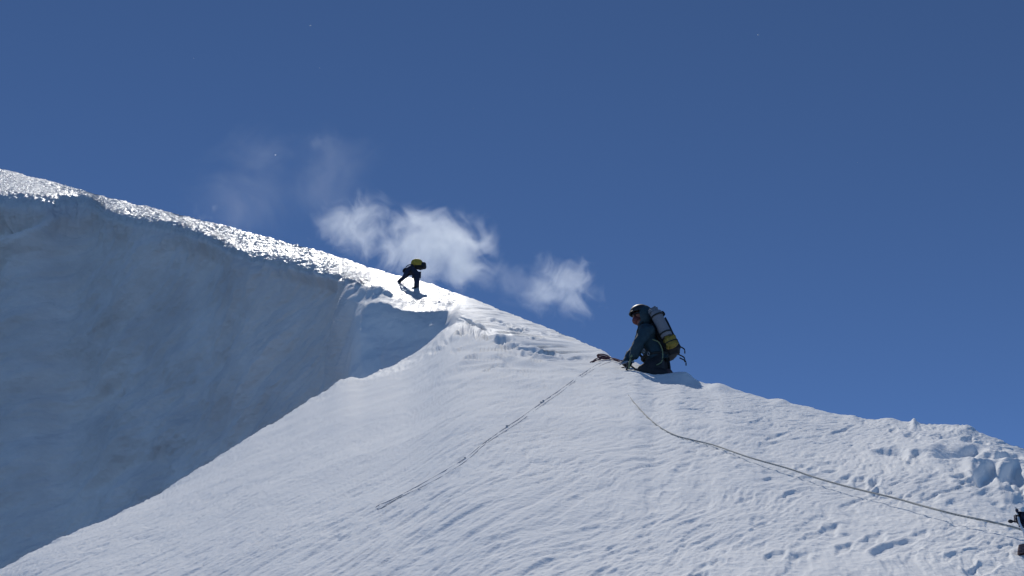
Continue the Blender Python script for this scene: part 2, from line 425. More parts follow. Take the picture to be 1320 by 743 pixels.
def tube_mesh(name, pts, rad, seg=8, twist=0.0, closed=False):
    """tube through pts; with twist > 0 two strands are laid round each other as one mesh"""
    pts = [Vector(p) for p in pts]
    bm = bmesh.new()
    def sweep(path, r):
        prev = None; rings = []
        n = len(path)
        for i, p in enumerate(path):
            t = (path[min(i + 1, n - 1)] - path[max(i - 1, 0)]).normalized()
            up = Vector((0, 0, 1)) if abs(t.z) < .95 else Vector((1, 0, 0))
            a_ = t.cross(up).normalized(); b_ = t.cross(a_).normalized()
            rr = r(i / max(1, n - 1)) if callable(r) else r
            rings.append([bm.verts.new(p + a_ * math.cos(2 * math.pi * k / seg) * rr + b_ * math.sin(2 * math.pi * k / seg) * rr) for k in range(seg)])
        for i in range(n - 1):
            for k in range(seg): bm.faces.new((rings[i][k], rings[i][(k + 1) % seg], rings[i + 1][(k + 1) % seg], rings[i + 1][k]))
        bm.faces.new(rings[0][::-1]); bm.faces.new(rings[-1])
    sweep(pts, rad)
    m_ = bpy.data.meshes.new(name); bm.normal_update(); bm.to_mesh(m_); bm.free()
    for p_ in m_.polygons: p_.use_smooth = True
    return m_

def spline(pts, n):
    P_ = [Vector(p) for p in pts]; P_ = [P_[0] * 2 - P_[1]] + P_ + [P_[-1] * 2 - P_[-2]]
    o = []
    for i in range(1, len(P_) - 2):
        a_, b_, c_, d_ = P_[i - 1:i + 3]
        for k in range(n):
            t = k / n
            o.append(.5 * ((2 * b_) + (c_ - a_) * t + (2 * a_ - 5 * b_ + 4 * c_ - d_) * t * t + (3 * b_ - a_ - 3 * c_ + d_) * t ** 3))
    o.append(P_[-2]); return o

def soft_box(name, size, bev=.03, sub=2, lump=.0, seed=3, taper=0.0):
    bm = bmesh.new(); bmesh.ops.create_cube(bm, size=1)
    for v in bm.verts:
        k = 1 - taper * (v.co.z + .5)
        v.co = Vector((v.co.x * size[0] * k, v.co.y * size[1] * k, v.co.z * size[2]))
    bmesh.ops.subdivide_edges(bm, edges=bm.edges[:], cuts=3, use_grid_fill=True)
    bmesh.ops.bevel(bm, geom=[e for e in bm.edges if len(e.link_faces) == 2 and e.calc_face_angle(0) > .5], offset=bev, segments=3, affect='EDGES')
    for v in bm.verts:
        n = perlin(np.array([v.co.x * 11 + 3]), np.array([v.co.z * 9 + v.co.y * 7]), seed)[0]
        v.co += v.co.normalized() * n * lump
    bm.normal_update()
    m_ = bpy.data.meshes.new(name); bm.to_mesh(m_); bm.free()
    for p_ in m_.polygons: p_.use_smooth = True
    return m_

def ball(name, r, sc=(1, 1, 1), seg=20, cut=None, lump=0, seed=1):
    bm = bmesh.new(); bmesh.ops.create_uvsphere(bm, u_segments=seg, v_segments=max(8, seg * 2 // 3), radius=r)
    for v in bm.verts: 
        v.co = Vector((v.co.x * sc[0], v.co.y * sc[1], v.co.z * sc[2]))
        if lump:
            v.co *= 1 + lump * perlin(np.array([v.co.x * 3 / r + 5]), np.array([v.co.z * 3 / r + v.co.y * 2 / r]), seed)[0]
    if cut is not None:
        bmesh.ops.delete(bm, geom=[v for v in bm.verts if v.co.z < cut], context='VERTS')
    m_ = bpy.data.meshes.new(name); bm.normal_update(); bm.to_mesh(m_); bm.free()
    for p_ in m_.polygons: p_.use_smooth = True
    return m_

def roll_mesh(name, r, L_, turns=4):
    """a rolled foam mat: cylinder with a spiral groove on its ends and slightly uneven sides"""
    bm = bmesh.new(); seg = 28; rings = []
    for z, k in [(-.5, .25), (-.5, .5), (-.49, .72), (-.5, .9), (-.485, 1), (-.25, 1.01), (0, .985), (.25, 1.01), (.485, 1), (.5, .9), (.49, .72), (.5, .5), (.5, .25)]:
        rings.append([bm.verts.new((math.cos(2 * math.pi * i / seg) * r * k * (1 + .03 * math.sin(3 * i)), math.sin(2 * math.pi * i / seg) * r * k, z * L_)) for i in range(seg)])
    for a_, b_ in zip(rings[:-1], rings[1:]):
        for i in range(seg): bm.faces.new((a_[i], a_[(i + 1) % seg], b_[(i + 1) % seg], b_[i]))
    bm.faces.new(rings[0][::-1]); bm.faces.new(rings[-1])
    m_ = bpy.data.meshes.new(name); bm.normal_update(); bm.to_mesh(m_); bm.free()
    for p_ in m_.polygons: p_.use_smooth = True
    return m_

def glove_mesh(name, wrist, dirv, spread, size=.165, curl=Vector((0, 0, -1))):
    """palm with four unequal bent fingers and a side thumb, one surface per finger chain rooted in the palm"""
    w = Vector(wrist); f = Vector(dirv).normalized(); s = Vector(spread).normalized()
    J = {'w': (*w, .034), 'p': (*(w + f * size * .28), (.045, .03)), 'k': (*(w + f * size * .45), (.048, .026))}
    ch = [['w', 'p', 'k']]
    for i, (off, ln) in enumerate([(-.036, .40), (-.012, .48), (.013, .45), (.036, .36)]):
        b0 = w + f * size * .52 + s * off
        b1 = b0 + (f + s * off * 3 + curl * .15).normalized() * size * ln * .5
        b2 = b1 + (f * .6 + curl * .7).normalized() * size * ln * .5
        for n_, q in (('a', b0), ('b', b1), ('c', b2)): J[f'{n_}{i}'] = (*q, .0135)
        ch.append(['k', f'a{i}', f'b{i}', f'c{i}'])
    t0 = w + f * size * .25 - s * .05; t1 = t0 + (f * .6 - s * .6).normalized() * size * .22; t2 = t1 + (f + curl * .4).normalized() * size * .16
    J['t0'] = (*t0, .017); J['t1'] = (*t1, .015); J['t2'] = (*t2, .013); ch.append(['p', 't0', 't1', 't2'])
    return skin_mesh(name, J, ch, sub=1)

# ------------------------------------------------------------------ colours of clothing and kit
m_teal = simple_mat('teal_shell', (.014, .042, .060), .75, .25, 14)
m_navy = simple_mat('navy_cloth', (.010, .016, .045), .7, .25, 14)
m_black = simple_mat('black_cloth', (.012, .013, .018), .75, .3, 20)
m_skin = simple_mat('weathered_skin', (.22, .09, .07), .6, .15, 30, .1)
m_helm = simple_mat('dark_helmet', (.015, .022, .03), .55, .1, 8, .05)
m_lens = simple_mat('goggle_lens', (.03, .012, .012), .12, .1, 8, .0)
m_red = simple_mat('dull_red', (.13, .03, .03), .7, .3, 30)
m_boot = simple_mat('boot_shell', (.06, .035, .04), .6, .3, 30)
m_foam = simple_mat('grey_foam', (.20, .21, .24), .9, .12, 60)
m_yel = simple_mat('yellow_fabric', (.26, .19, .03), .7, .2, 24)
m_ochre = simple_mat('yellow_cover', (.42, .30, .03), .65, .2, 12)
m_strap = simple_mat('dark_webbing', (.015, .018, .02), .8, .2, 60)
m_lime = simple_mat('pale_webbing', (.18, .22, .12), .8, .2, 60)
m_metal = simple_mat('worn_alloy', (.35, .36, .38), .35, .2, 60, .1, .9)
m_pale = simple_mat('pale_sling', (.55, .60, .66), .8, .2, 60)
m_brown = simple_mat('brown_cord', (.15, .10, .10), .9, .5, 70, .8)

# rope materials: a fine woven pattern
def rope_mat(name, c1, c2, sc=160):
    m_, n_, b_ = new_mat(name)
    tc = n_.nodes.new('ShaderNodeTexCoord'); wv = n_.nodes.new('ShaderNodeTexWave'); wv.bands_direction = 'DIAGONAL'
    wv.inputs['Scale'].default_value = sc; wv.inputs['Distortion'].default_value = 2
    r = n_.nodes.new('ShaderNodeValToRGB'); r.color_ramp.elements[0].color = (*c1, 1); r.color_ramp.elements[1].color = (*c2, 1)
    n_.links.new(tc.outputs['Object'], wv.inputs['Vector']); n_.links.new(wv.outputs['Fac'], r.inputs['Fac']); n_.links.new(r.outputs['Color'], b_.inputs['Base Color'])
    b_.inputs['Roughness'].default_value = .9
    return m_
m_rope = rope_mat('pale_fixed_rope', (.24, .24, .22), (.52, .51, .47), 30)
m_rope2 = rope_mat('dark_fixed_rope', (.24, .25, .28), (.44, .46, .49), 40)

# ------------------------------------------------------------------ ropes lying on the slope
def rope_path(pix, lifts, n=10):
    out_ = []
    q = spline([(a_, b_, l_) for (a_, b_), l_ in zip(pix, lifts)], n)
    for v in q:
        h, nn = surf(v.x, v.y)
        if h is None: continue
        if nn.z < 0: nn = -nn
        # lifted along the vertical, slid back on to the same line of the slope
        out_.append(h + Vector((0, 0, 1)) * v.z)
    # take out jitter from the small pockets so that the rope bridges them
    for _ in range(6):
        out_ = [out_[0]] + [(out_[i - 1] + out_[i] * 2 + out_[i + 1]) / 4 for i in range(1, len(out_) - 1)] + [out_[-1]]
    return out_
pix = [(806,500),(812,512),(822,525),(837,541),(854,554),(873,564),(895,570),(922,578),(950,590),(977,600.5),(1021,614.5),(1052,626.5),(1100,641.5),(1155,656),(1194,668),(1234,679),(1273,687.5),(1312,694),(1330,699),(1370,716),(1450,760)]
lif = [-.02,-.004,.006,.006,.006,.01,.012,.02,.03,.038,.045,.05,.055,.058,.06,.06,.06,.05,.04,.03,.01]
pix = [(x_, y_ - l_ * 40) for (x_, y_), l_ in zip(pix, lif)]
rp_ = rope_path(pix, lif, 9)
o = link('fixed_rope', tube_mesh('fixed_rope', rp_, .0062, 8), m_rope)
tag(o, 'long pale grey rope running down the snow slope from the near climber', 'rope')

pix2 = [(786,463),(770,470),(742,488),(722,503),(700,518),(672,538.6),(653,551),(622,573),(599,592),(557,617),(515,640),(500,647),(488,652)]
a1_ = rope_path(pix2, [.003] * len(pix2), 8)
b1_ = rope_path([(x + 2 + 1.6 * math.sin(i * 1.7), y + 2.4 + 1.2 * math.cos(i * 2.1)) for i, (x, y) in enumerate(pix2)], [.003] * len(pix2), 8)
loop = rope_path([(488,652),(484,655),(489,657),(500,652),(512,643),(517,642)], [.003] * 6, 6)
bm = bmesh.new()
for pth, r_ in ((a1_, .0036), (b1_, .0026), (loop, .003)):
    t_ = tube_mesh('t', pth, r_, 6); bm.from_mesh(t_); bpy.data.meshes.remove(t_)
for (kx, ky) in ((653, 551), (599, 592), (700, 518), (697, 520)):
    h, nn = surf(kx, ky)
    r0 = .011 if kx != 599 else .007
    g_ = bmesh.ops.create_icosphere(bm, subdivisions=2, radius=r0)
    for v in g_['verts']: v.co = Vector((v.co.x * 1.25, v.co.y * .8, v.co.z)) * (1 + .25 * math.sin(v.co.x * 190)) + h + Vector((0, 0, .012))
mm_ = bpy.data.meshes.new('doubled_rope'); bm.to_mesh(mm_); bm.free()
for p_ in mm_.polygons: p_.use_smooth = True
o = link('doubled_rope', mm_, m_rope2)
tag(o, 'thin dark doubled rope with small knots lying down the middle of the lit slope', 'rope')

# dark reddish rope bunched along the crest
cp = []
for i, (x, y, z) in enumerate([(762,467,.0),(768,465.5,.02),(773,464,.03),(780,463,.05),(786,464,.03),(793,466,.03),(800,467.6,.04),(806,468.6,.05),(812,469.5,.06)]):
    h, nn = surf(x, y + 1.2)
    if h is None: continue
    cp.append(h + Vector((0, 0, z)))
bm = bmesh.new()
for j in range(3):
    rr = random.Random(j)
    pth = spline([p + Vector((rr.uniform(-.02, .02), rr.uniform(-.03, .03), rr.uniform(-.015, .02) + .012 * j)) for p in cp], 6)
    t_ = tube_mesh('t', pth, .010, 6); bm.from_mesh(t_); bpy.data.meshes.remove(t_)
for j in range(3):
    c0 = surf(778, 464.5)[0] + Vector((0, 0, .05)); ring = [c0 + Vector((math.cos(t * .5) * (.10 + .01 * j), .05 * math.sin(t * .5 + j), math.sin(t * .5) * .035 + .01 * j)) for t in range(14)]
    t_ = tube_mesh('t', ring, .012, 6); bm.from_mesh(t_); bpy.data.meshes.remove(t_)
mm_ = bpy.data.meshes.new('bunched_rope'); bm.to_mesh(mm_); bm.free()
for p_ in mm_.polygons: p_.use_smooth = True
tag(link('bunched_rope', mm_, simple_mat('dark_red_rope', (.15, .07, .08), .9, .5, 60)), 'dark reddish rope bunched on the snow crest before the hands of the near climber', 'rope')

# ------------------------------------------------------------------ near climber
hA, _ = surf(845, 484)
A = empty('person', hA + Vector((.045, .36, .04))); A.scale = (1.17,) * 3
tag(A, 'climber in dark teal hooded jacket and helmet kneeling on the snow crest, facing left', 'person')
def body(name, J, ch, mats, parent, fn, sub=2, lump=0.0, seed=1):
    me_ = skin_mesh(name, J, ch, sub, 0, lump, seed)
    o_ = link(name, me_, mats, parent)
    for p_ in me_.polygons: p_.material_index = fn(p_.center)
    return o_
JA = {'pel': (.06, .02, .26, (.15, .12)), 'waist': (.01, .02, .42, (.15, .12)), 'chest': (-.06, .02, .62, (.18, .14)), 'up': (-.08, .02, .76, (.145, .11)),
      'neck': (-.11, .02, .88, .062), 'jaw': (-.14, .02, .96, .075), 'head': (-.14, .02, 1.04, .098), 'crown': (-.135, .02, 1.12, .075),
      'nose': (-.255, .02, 1.02, .018), 'chin': (-.21, .02, .955, .03),
      'shN': (-.10, -.19, .73, .08), 'elN': (-.24, -.23, .46, .056), 'wrN': (-.33, -.16, .26, .04),
      'shF': (-.11, .22, .73, .08), 'elF': (-.29, .22, .50, .056), 'wrF': (-.40, .16, .30, .04),
      'hipN': (.07, -.09, .22, .12), 'knN': (-.25, -.16, .08, .09), 'anN': (.17, -.15, .05, .055), 'toN': (.27, -.15, .0, .045),
      'hipF': (.07, .13, .22, .11), 'knF': (-.16, .19, .13, .075), 'anF': (-.03, .20, -.12, .05), 'toF': (-.14, .20, -.16, .04)}
chA = [['pel', 'waist', 'chest', 'up', 'neck', 'jaw', 'head', 'crown'], ['head', 'nose'], ['jaw', 'chin'], ['up', 'shN', 'elN', 'wrN'], ['up', 'shF', 'elF', 'wrF'],
       ['pel', 'hipN', 'knN', 'anN', 'toN'], ['pel', 'hipF', 'knF', 'anF', 'toF']]
bodyA = body('body', JA, chA, [m_black, m_skin], A, lambda c: 1 if c.z > .90 else 0, 2)
inf = lambda J, ks, e: {k: (J[k][0], J[k][1], J[k][2], tuple(r + e for r in (J[k][3] if isinstance(J[k][3], tuple) else (J[k][3],) * 2))) for k in ks}
jk = inf(JA, ['waist', 'chest', 'up', 'shN', 'elN', 'wrN', 'shF', 'elF', 'wrF'], .025); jk['pel'] = (.05, .02, .30, (.175, .15)); jk['col'] = (-.10, .02, .86, .10)
jack = body('jacket', jk, [['waist', 'pel'], ['waist', 'chest', 'up', 'col'], ['up', 'shN', 'elN', 'wrN'], ['up', 'shF', 'elF', 'wrF']], [m_teal], A, lambda c: 0, 2, .016, 3)
# hood drawn round the helmet
hood = ball('hood', .165, (1.0, .95, 1.12), 28, None, .03, 4)
bm = bmesh.new(); bm.from_mesh(hood); bmesh.ops.delete(bm, geom=[v for v in bm.verts if v.co.x < -.085 and v.co.z < .09], context='VERTS'); bm.to_mesh(hood); bm.free()
ho = link('hood', hood, m_teal, A, (-.10, .02, 1.02)); sol = ho.modifiers.new('t', 'SOLIDIFY'); sol.thickness = .012
he = link('helmet', ball('helmet', .155, (1.06, .9, .92), 28, -.01, 0), m_helm, A, (-.135, .02, 1.075)); sol = he.modifiers.new('t', 'SOLIDIFY'); sol.thickness = .012
link('helmet_rim', tube_mesh('helmet_rim', [Vector((math.cos(t) * .166, math.sin(t) * .142, .0)) for t in np.linspace(math.pi * .55, math.pi * 1.45, 14)], .008, 6), m_helm, he)
gg = link('goggles', soft_box('goggles', (.05, .16, .075), .018), m_lens, A, (-.225, .02, 1.045))
link('goggle_strap', tube_mesh('goggle_strap', [Vector((math.cos(t) * .128 + .10, math.sin(t) * .108, .0)) for t in np.linspace(math.pi * .2, math.pi * 1.8, 22)], .012, 6), m_strap, gg)
link('face_mask', ball('face_mask', .078, (.95, .95, .8), 18, None, .04), m_red, A, (-.192, .02, .965))
tr = inf(JA, ['hipN', 'knN', 'anN', 'hipF', 'knF', 'anF'], .02); tr['pel'] = (.07, .02, .24, (.165, .14))
body('trousers', tr, [['pel', 'hipN', 'knN', 'anN'], ['pel', 'hipF', 'knF', 'anF']], [m_black], A, lambda c: 0, 2, .014, 5)
for nm, s_ in (('N', -1), ('F', 1)):
    wq_ = Vector(JA['wr' + nm][:3]); eq = Vector(JA['el' + nm][:3])
    link('glove', glove_mesh('glove', wq_ + (wq_ - eq).normalized() * .02, (wq_ - eq) + Vector((-.05, 0, 0)), (0, 1 if nm == 'N' else -1, 0)), m_black, A)
    an, to = Vector(JA['an' + nm][:3]), Vector(JA['to' + nm][:3])
    d_ = (to - an).normalized()
    bt = skin_mesh('boot', {'a': (*(an - d_ * .02 + Vector((0, 0, .07))), .062), 'b': (*(an - Vector((0, 0, .01))), .066), 'c': (*(an + d_ * .11 - Vector((0, 0, .01))), (.055, .045)), 'd': (*(an + d_ * .20), (.048, .036))}, [['a', 'b', 'c', 'd']], 2)
    bo = link('boot', bt, m_boot, A)
    link('gaiter', skin_mesh('gaiter', {'a': (*(an + (Vector(JA['kn' + nm][:3]) - an) * .45), .082), 'b': (*(an + (Vector(JA['kn' + nm][:3]) - an) * .1), .074)}, [['a', 'b']], 2), m_red, bo)
    bm = bmesh.new()
    for k in range(5):
        p0 = an + d_ * (.02 + .045 * k) + Vector((0, .035 * (1 if k % 2 else -1), -.05)); g_ = bmesh.ops.create_cone(bm, segments=6, radius1=.001, radius2=.007, depth=.05, cap_ends=True)
        for v in g_['verts']: v.co += p0
    t_ = tube_mesh('t', [an + Vector((0, 0, -.035)), an + d_ * .11 + Vector((0, 0, -.04)), an + d_ * .2 + Vector((0, 0, -.035))], .03, 6); bm.from_mesh(t_); bpy.data.meshes.remove(t_)
    cm = bpy.data.meshes.new('crampon'); bm.to_mesh(cm); bm.free(); link('crampon', cm, m_metal, bo)
# harness, sling and hanging gear
hn = link('harness', tube_mesh('harness', [Vector((.03 + math.cos(t) * .19, .02 + math.sin(t) * .165, .38 + .02 * math.cos(t))) for t in np.linspace(0, 2 * math.pi, 26)], .02, 6), m_strap, A)
link('sling', tube_mesh('sling', spline([(-.03, -.20, .56), (.06, -.22, .50), (.10, -.22, .36), (.08, -.21, .22), (.00, -.20, .16)], 6), .008, 6), m_lime, hn)
link('sling', tube_mesh('sling', spline([(-.31, -.22, .36), (-.36, -.24, .24), (-.39, -.22, .10)], 6), .014, 6), m_lime, hn)
for k, (x, z) in enumerate([(-.20, .44), (-.16, .38), (-.24, .36), (-.10, .33)]):
    ring = [Vector((x + math.cos(t) * .014, -.22 + .01 * math.sin(k), z + math.sin(t) * .028)) for t in np.linspace(0, 2 * math.pi, 16)]
    link('carabiner', tube_mesh('carabiner', ring, .005, 6), m_metal, hn)
# ice axe held in the near hand
ax = empty('ice_axe', A.location + Vector((-.38, -.14, .15)) * 1.17); ax.scale = (1.1,) * 3
tag(ax, 'ice axe with a dark shaft held low in the glove of the near climber', 'ice axe')
link('shaft', tube_mesh('shaft', [Vector((-.02, 0, .08)), Vector((.10, -.03, -.04)), Vector((.24, -.05, -.15))], .013, 8), m_strap, ax)
bm = bmesh.new()
pr_ = [(-.14, -.02), (-.09, .03), (-.03, .05), (.03, .045), (.09, .05), (.09, .02), (.03, .01), (-.03, .015), (-.09, -.0)]
vs0 = [bm.verts.new((x, -.006, z + .06)) for x, z in pr_]; vs1 = [bm.verts.new((x, .006, z + .06)) for x, z in pr_]
bm.faces.new(vs0); bm.faces.new(vs1[::-1])
for i in range(len(pr_)): bm.faces.new((vs0[i], vs1[i], vs1[(i + 1) % len(pr_)], vs0[(i + 1) % len(pr_)]))
hm = bpy.data.meshes.new('head'); bm.to_mesh(hm); bm.free(); link('axe_head', hm, m_metal, ax)

# the big pack
pk = empty('backpack', A.location + Vector((.19, .03, .70)) * 1.17); pk.scale = (1.1,) * 3
pk.rotation_euler = (0, math.radians(-20), 0)
tag(pk, 'tall dark backpack with a grey rolled mat and yellow pouch, on the near climber', 'backpack')
link('pack_body', soft_box('pack_body', (.27, .34, .66), .06, lump=.05, taper=.12), m_black, pk, (.0, .0, -.01))
link('pack_lid', soft_box('pack_lid', (.27, .33, .14), .05, lump=.04), m_black, pk, (.0, 0, .35))
link('rolled_mat', roll_mesh('rolled_mat', .086, .44), m_foam, pk, (-.035, -.225, .13))
pou = link('pouch', soft_box('pouch', (.185, .13, .20), .03, lump=.04), m_yel, pk, (-.02, -.235, -.195))
link('mat_cap', soft_box('mat_cap', (.15, .13, .12), .03, lump=.03), m_pale if False else simple_mat('grey_cap', (.17, .19, .22), .7, .15, 30), pk, (-.05, -.21, .38))
for z in (-.03, .28):
    link('strap', tube_mesh('strap', [Vector((-.035 + math.cos(t) * .094, -.225 + math.sin(t) * .094, z)) for t in np.linspace(0, 2 * math.pi, 20)], .012, 6), m_strap, pk)
link('strap', tube_mesh('strap', [Vector((-.02 + math.cos(t) * .105, -.235 + math.sin(t) * .075, -.20)) for t in np.linspace(0, 2 * math.pi, 20)], .008, 6), m_strap, pk)
for s_ in (-.11, .13):
    link('shoulder_strap', tube_mesh('shoulder_strap', spline([(-.12, s_, .30), (-.27, s_, .30), (-.42, s_ * 1.2, .12), (-.42, s_ * 1.3, -.10), (-.26, s_ * 1.5, -.32), (-.1, s_, -.34)], 5), .02, 6), m_strap, pk)
for x, y, z in [(.15, -.05, -.30), (.06, -.14, -.46), (.10, .0, -.47)]:
    link('strap', tube_mesh('strap', spline([(x - .03, y, z + .08), (x + .03, y, z), (x + .01, y, z - .07)], 5), .01, 6), m_strap, pk)

# ------------------------------------------------------------------ far climber
hB, _ = surf(535, 372)
B = empty('person', hB + Vector((0, .1, -.04)))
tag(B, 'small distant climber in navy bent over on the glittering ridge, hands down on the snow', 'person')
JB = {'pel': (.02, 0, .74, (.17, .14)), 'waist': (-.08, 0, .86, (.15, .13)), 'chest': (-.19, 0, .95, (.17, .14)), 'up': (-.27, 0, .94, (.13, .12)),
      'neck': (-.35, 0, .90, .06), 'head': (-.42, 0, .86, .095), 'crown': (-.47, 0, .84, .07),
      'hipN': (.02, -.10, .66, .115), 'knN': (.06, -.12, .36, .085), 'anN': (.02, -.12, .06, .055), 'toN': (-.12, -.12, .02, .04),
      'hipF': (.02, .12, .66, .115), 'knF': (.03, .14, .38, .09), 'anF': (.05, .2, .12, .055), 'toF': (-.08, .2, .10, .04),
      'shN': (-.28, -.19, .88, .08), 'elN': (-.44, -.22, .52, .06), 'wrN': (-.55, -.2, .32, .045),
      'shF': (-.28, .19, .88, .08), 'elF': (-.55, .2, .66, .06), 'wrF': (-.74, .18, .44, .045)}
chB = [['pel', 'waist', 'chest', 'up', 'neck', 'head', 'crown'], ['pel', 'hipN', 'knN', 'anN', 'toN'], ['pel', 'hipF', 'knF', 'anF', 'toF'], ['up', 'shN', 'elN', 'wrN'], ['up', 'shF', 'elF', 'wrF']]
body('body', JB, chB, [m_navy, m_skin], B, lambda c: 1 if c.x < -.46 and .76 < c.z < .86 and abs(c.y) < .09 else 0, 2)
jb = inf(JB, ['waist', 'chest', 'up', 'shN', 'elN', 'wrN', 'shF', 'elF', 'wrF'], .02); jb['pel'] = (.02, 0, .72, (.185, .155))
body('jacket', jb, [['waist', 'pel'], ['waist', 'chest', 'up'], ['up', 'shN', 'elN', 'wrN'], ['up', 'shF', 'elF', 'wrF']], [m_navy], B, lambda c: 0, 2, .012, 8)
tb = inf(JB, ['hipN', 'knN', 'anN', 'hipF', 'knF', 'anF'], .02); tb['pel'] = (.02, 0, .7, (.18, .15))
body('trousers', tb, [['pel', 'hipN', 'knN', 'anN'], ['pel', 'hipF', 'knF', 'anF']], [m_navy], B, lambda c: 0, 2, .012, 9)
link('helmet', ball('helmet', .13, (1.05, .95, .85), 20, -.02), m_black, B, (-.42, 0, .90), (0, -.5, 0))
for nm in 'NF':
    wq_ = Vector(JB['wr' + nm][:3]); eq = Vector(JB['el' + nm][:3])
    link('glove', glove_mesh('glove', wq_, wq_ - eq, (0, 1 if nm == 'N' else -1, 0)), m_black, B)
    an, to = Vector(JB['an' + nm][:3]), Vector(JB['to' + nm][:3]); d_ = (to - an).normalized()
    link('boot', skin_mesh('boot', {'a': (*(an + Vector((0, 0, .1))), .065), 'b': (*an, .068), 'c': (*(an + d_ * .11), (.055, .045)), 'd': (*(an + d_ * .2), (.048, .036))}, [['a', 'b', 'c', 'd']], 2), m_black, B)
pb = empty('backpack', B.location + Vector((.02, 0, 1.19)))
tag(pb, 'rounded yellow backpack with a dark end, on the back of the distant climber', 'backpack')
link('pack_body', ball('pack_body', .24, (1.05, .85, .86), 24, None, .06, 12), m_ochre, pb, (0, 0, .02), (0, .25, 0))
link('pack_end', roll_mesh('pack_end', .10, .26), m_black, pb, (.27, -.0, -.07), (math.radians(90), 0, 0))
link('pack_base', soft_box('pack_base', (.30, .30, .12), .04, lump=.04), m_black, pb, (.06, 0, -.14), (0, .12, 0))
for s_ in (-.1, .1):
    link('shoulder_strap', tube_mesh('shoulder_strap', spline([(-.10, s_, -.05), (-.33, s_, -.10), (-.42, s_ * 1.3, -.26), (-.25, s_ * 1.4, -.42), (-.02, s_, -.25)], 5), .02, 6), m_strap, pb)

# ------------------------------------------------------------------ kit at the right edge
hC, _ = surf(1329, 717)
C_ = empty('snow_anchor', hC)
tag(C_, 'navy padded anchor with small black knob, at the right edge beside the pale rope', 'anchor')
k = hC.length * 0 + (hC.dot(Vector((0, CP, SP)))) / F          # metres per picture pixel there
link('anchor_stake', tube_mesh('anchor_stake', [Vector((.2 * k, .01, -.12)), Vector((0, .012, 30 * k)), Vector((-3 * k, .012, 64 * k))], 1.2 * k, 10), m_pale, C_)
link('padded_head', soft_box('padded_head', (21 * k, 12 * k, 20 * k), 5.5 * k, lump=.004), m_navy, C_, (1.5 * k, 0, 47 * k), (0, .15, 0))
link('head_tip', ball('head_tip', 2.0 * k, (1, 1, 1.5), 14), m_navy, C_, (-3.5 * k, 0, 59 * k))
link('knob', ball('knob', 2.7 * k, (1.25, 1, .9), 14, None, .05), m_black, C_, (-16 * k, -.005, 44.5 * k))
link('knob_stem', tube_mesh('knob_stem', [Vector((-15 * k, -.004, 44.5 * k)), Vector((-7 * k, 0, 45 * k))], 1.1 * k, 8), m_black, C_)
link('sling', tube_mesh('sling', spline([(-7.5 * k, -6.5 * k, 49 * k), (-8 * k, -7.5 * k, 40 * k), (-4.5 * k, -7.5 * k, 28 * k), (1 * k, -6 * k, 19 * k)], 6), 1.35 * k, 8), m_pale, C_)
link('sling', tube_mesh('sling', spline([(-6 * k, -6 * k, 25 * k), (-2 * k, -7 * k, 14 * k), (3 * k, -7 * k, 4 * k)], 6), .8 * k, 8), m_pale, C_)
link('sling', tube_mesh('sling', spline([(1 * k, -7 * k, 25 * k), (6 * k, -7.5 * k, 14 * k), (9 * k, -7 * k, 5 * k)], 6), .8 * k, 8), m_pale, C_)
# coil of brown cord at its foot
bm = bmesh.new()
for j in range(7):
    r0 = (10.5 - .6 * j) * k; rr = random.Random(j + 40)
    ring = [Vector((math.cos(t) * r0, math.sin(t) * r0 * .55 + rr.uniform(-.5, .5) * k, (2.0 * j - 6 + 3) * k * .8 + math.sin(t * 2 + j) * .6 * k)) for t in np.linspace(0, 2 * math.pi + .3, 22)]
    t_ = tube_mesh('t', ring, 1.35 * k, 6); bm.from_mesh(t_); bpy.data.meshes.remove(t_)
mm_ = bpy.data.meshes.new('cord_coil'); bm.to_mesh(mm_); bm.free()
for p_ in mm_.polygons: p_.use_smooth = True
cc = link('cord_coil', mm_, m_brown); cc.location = hC + Vector((-9 * k, -8 * k, 4 * k))
tag(cc, 'small brown coil of cord on the snow under the navy anchor at the right edge', 'cord')

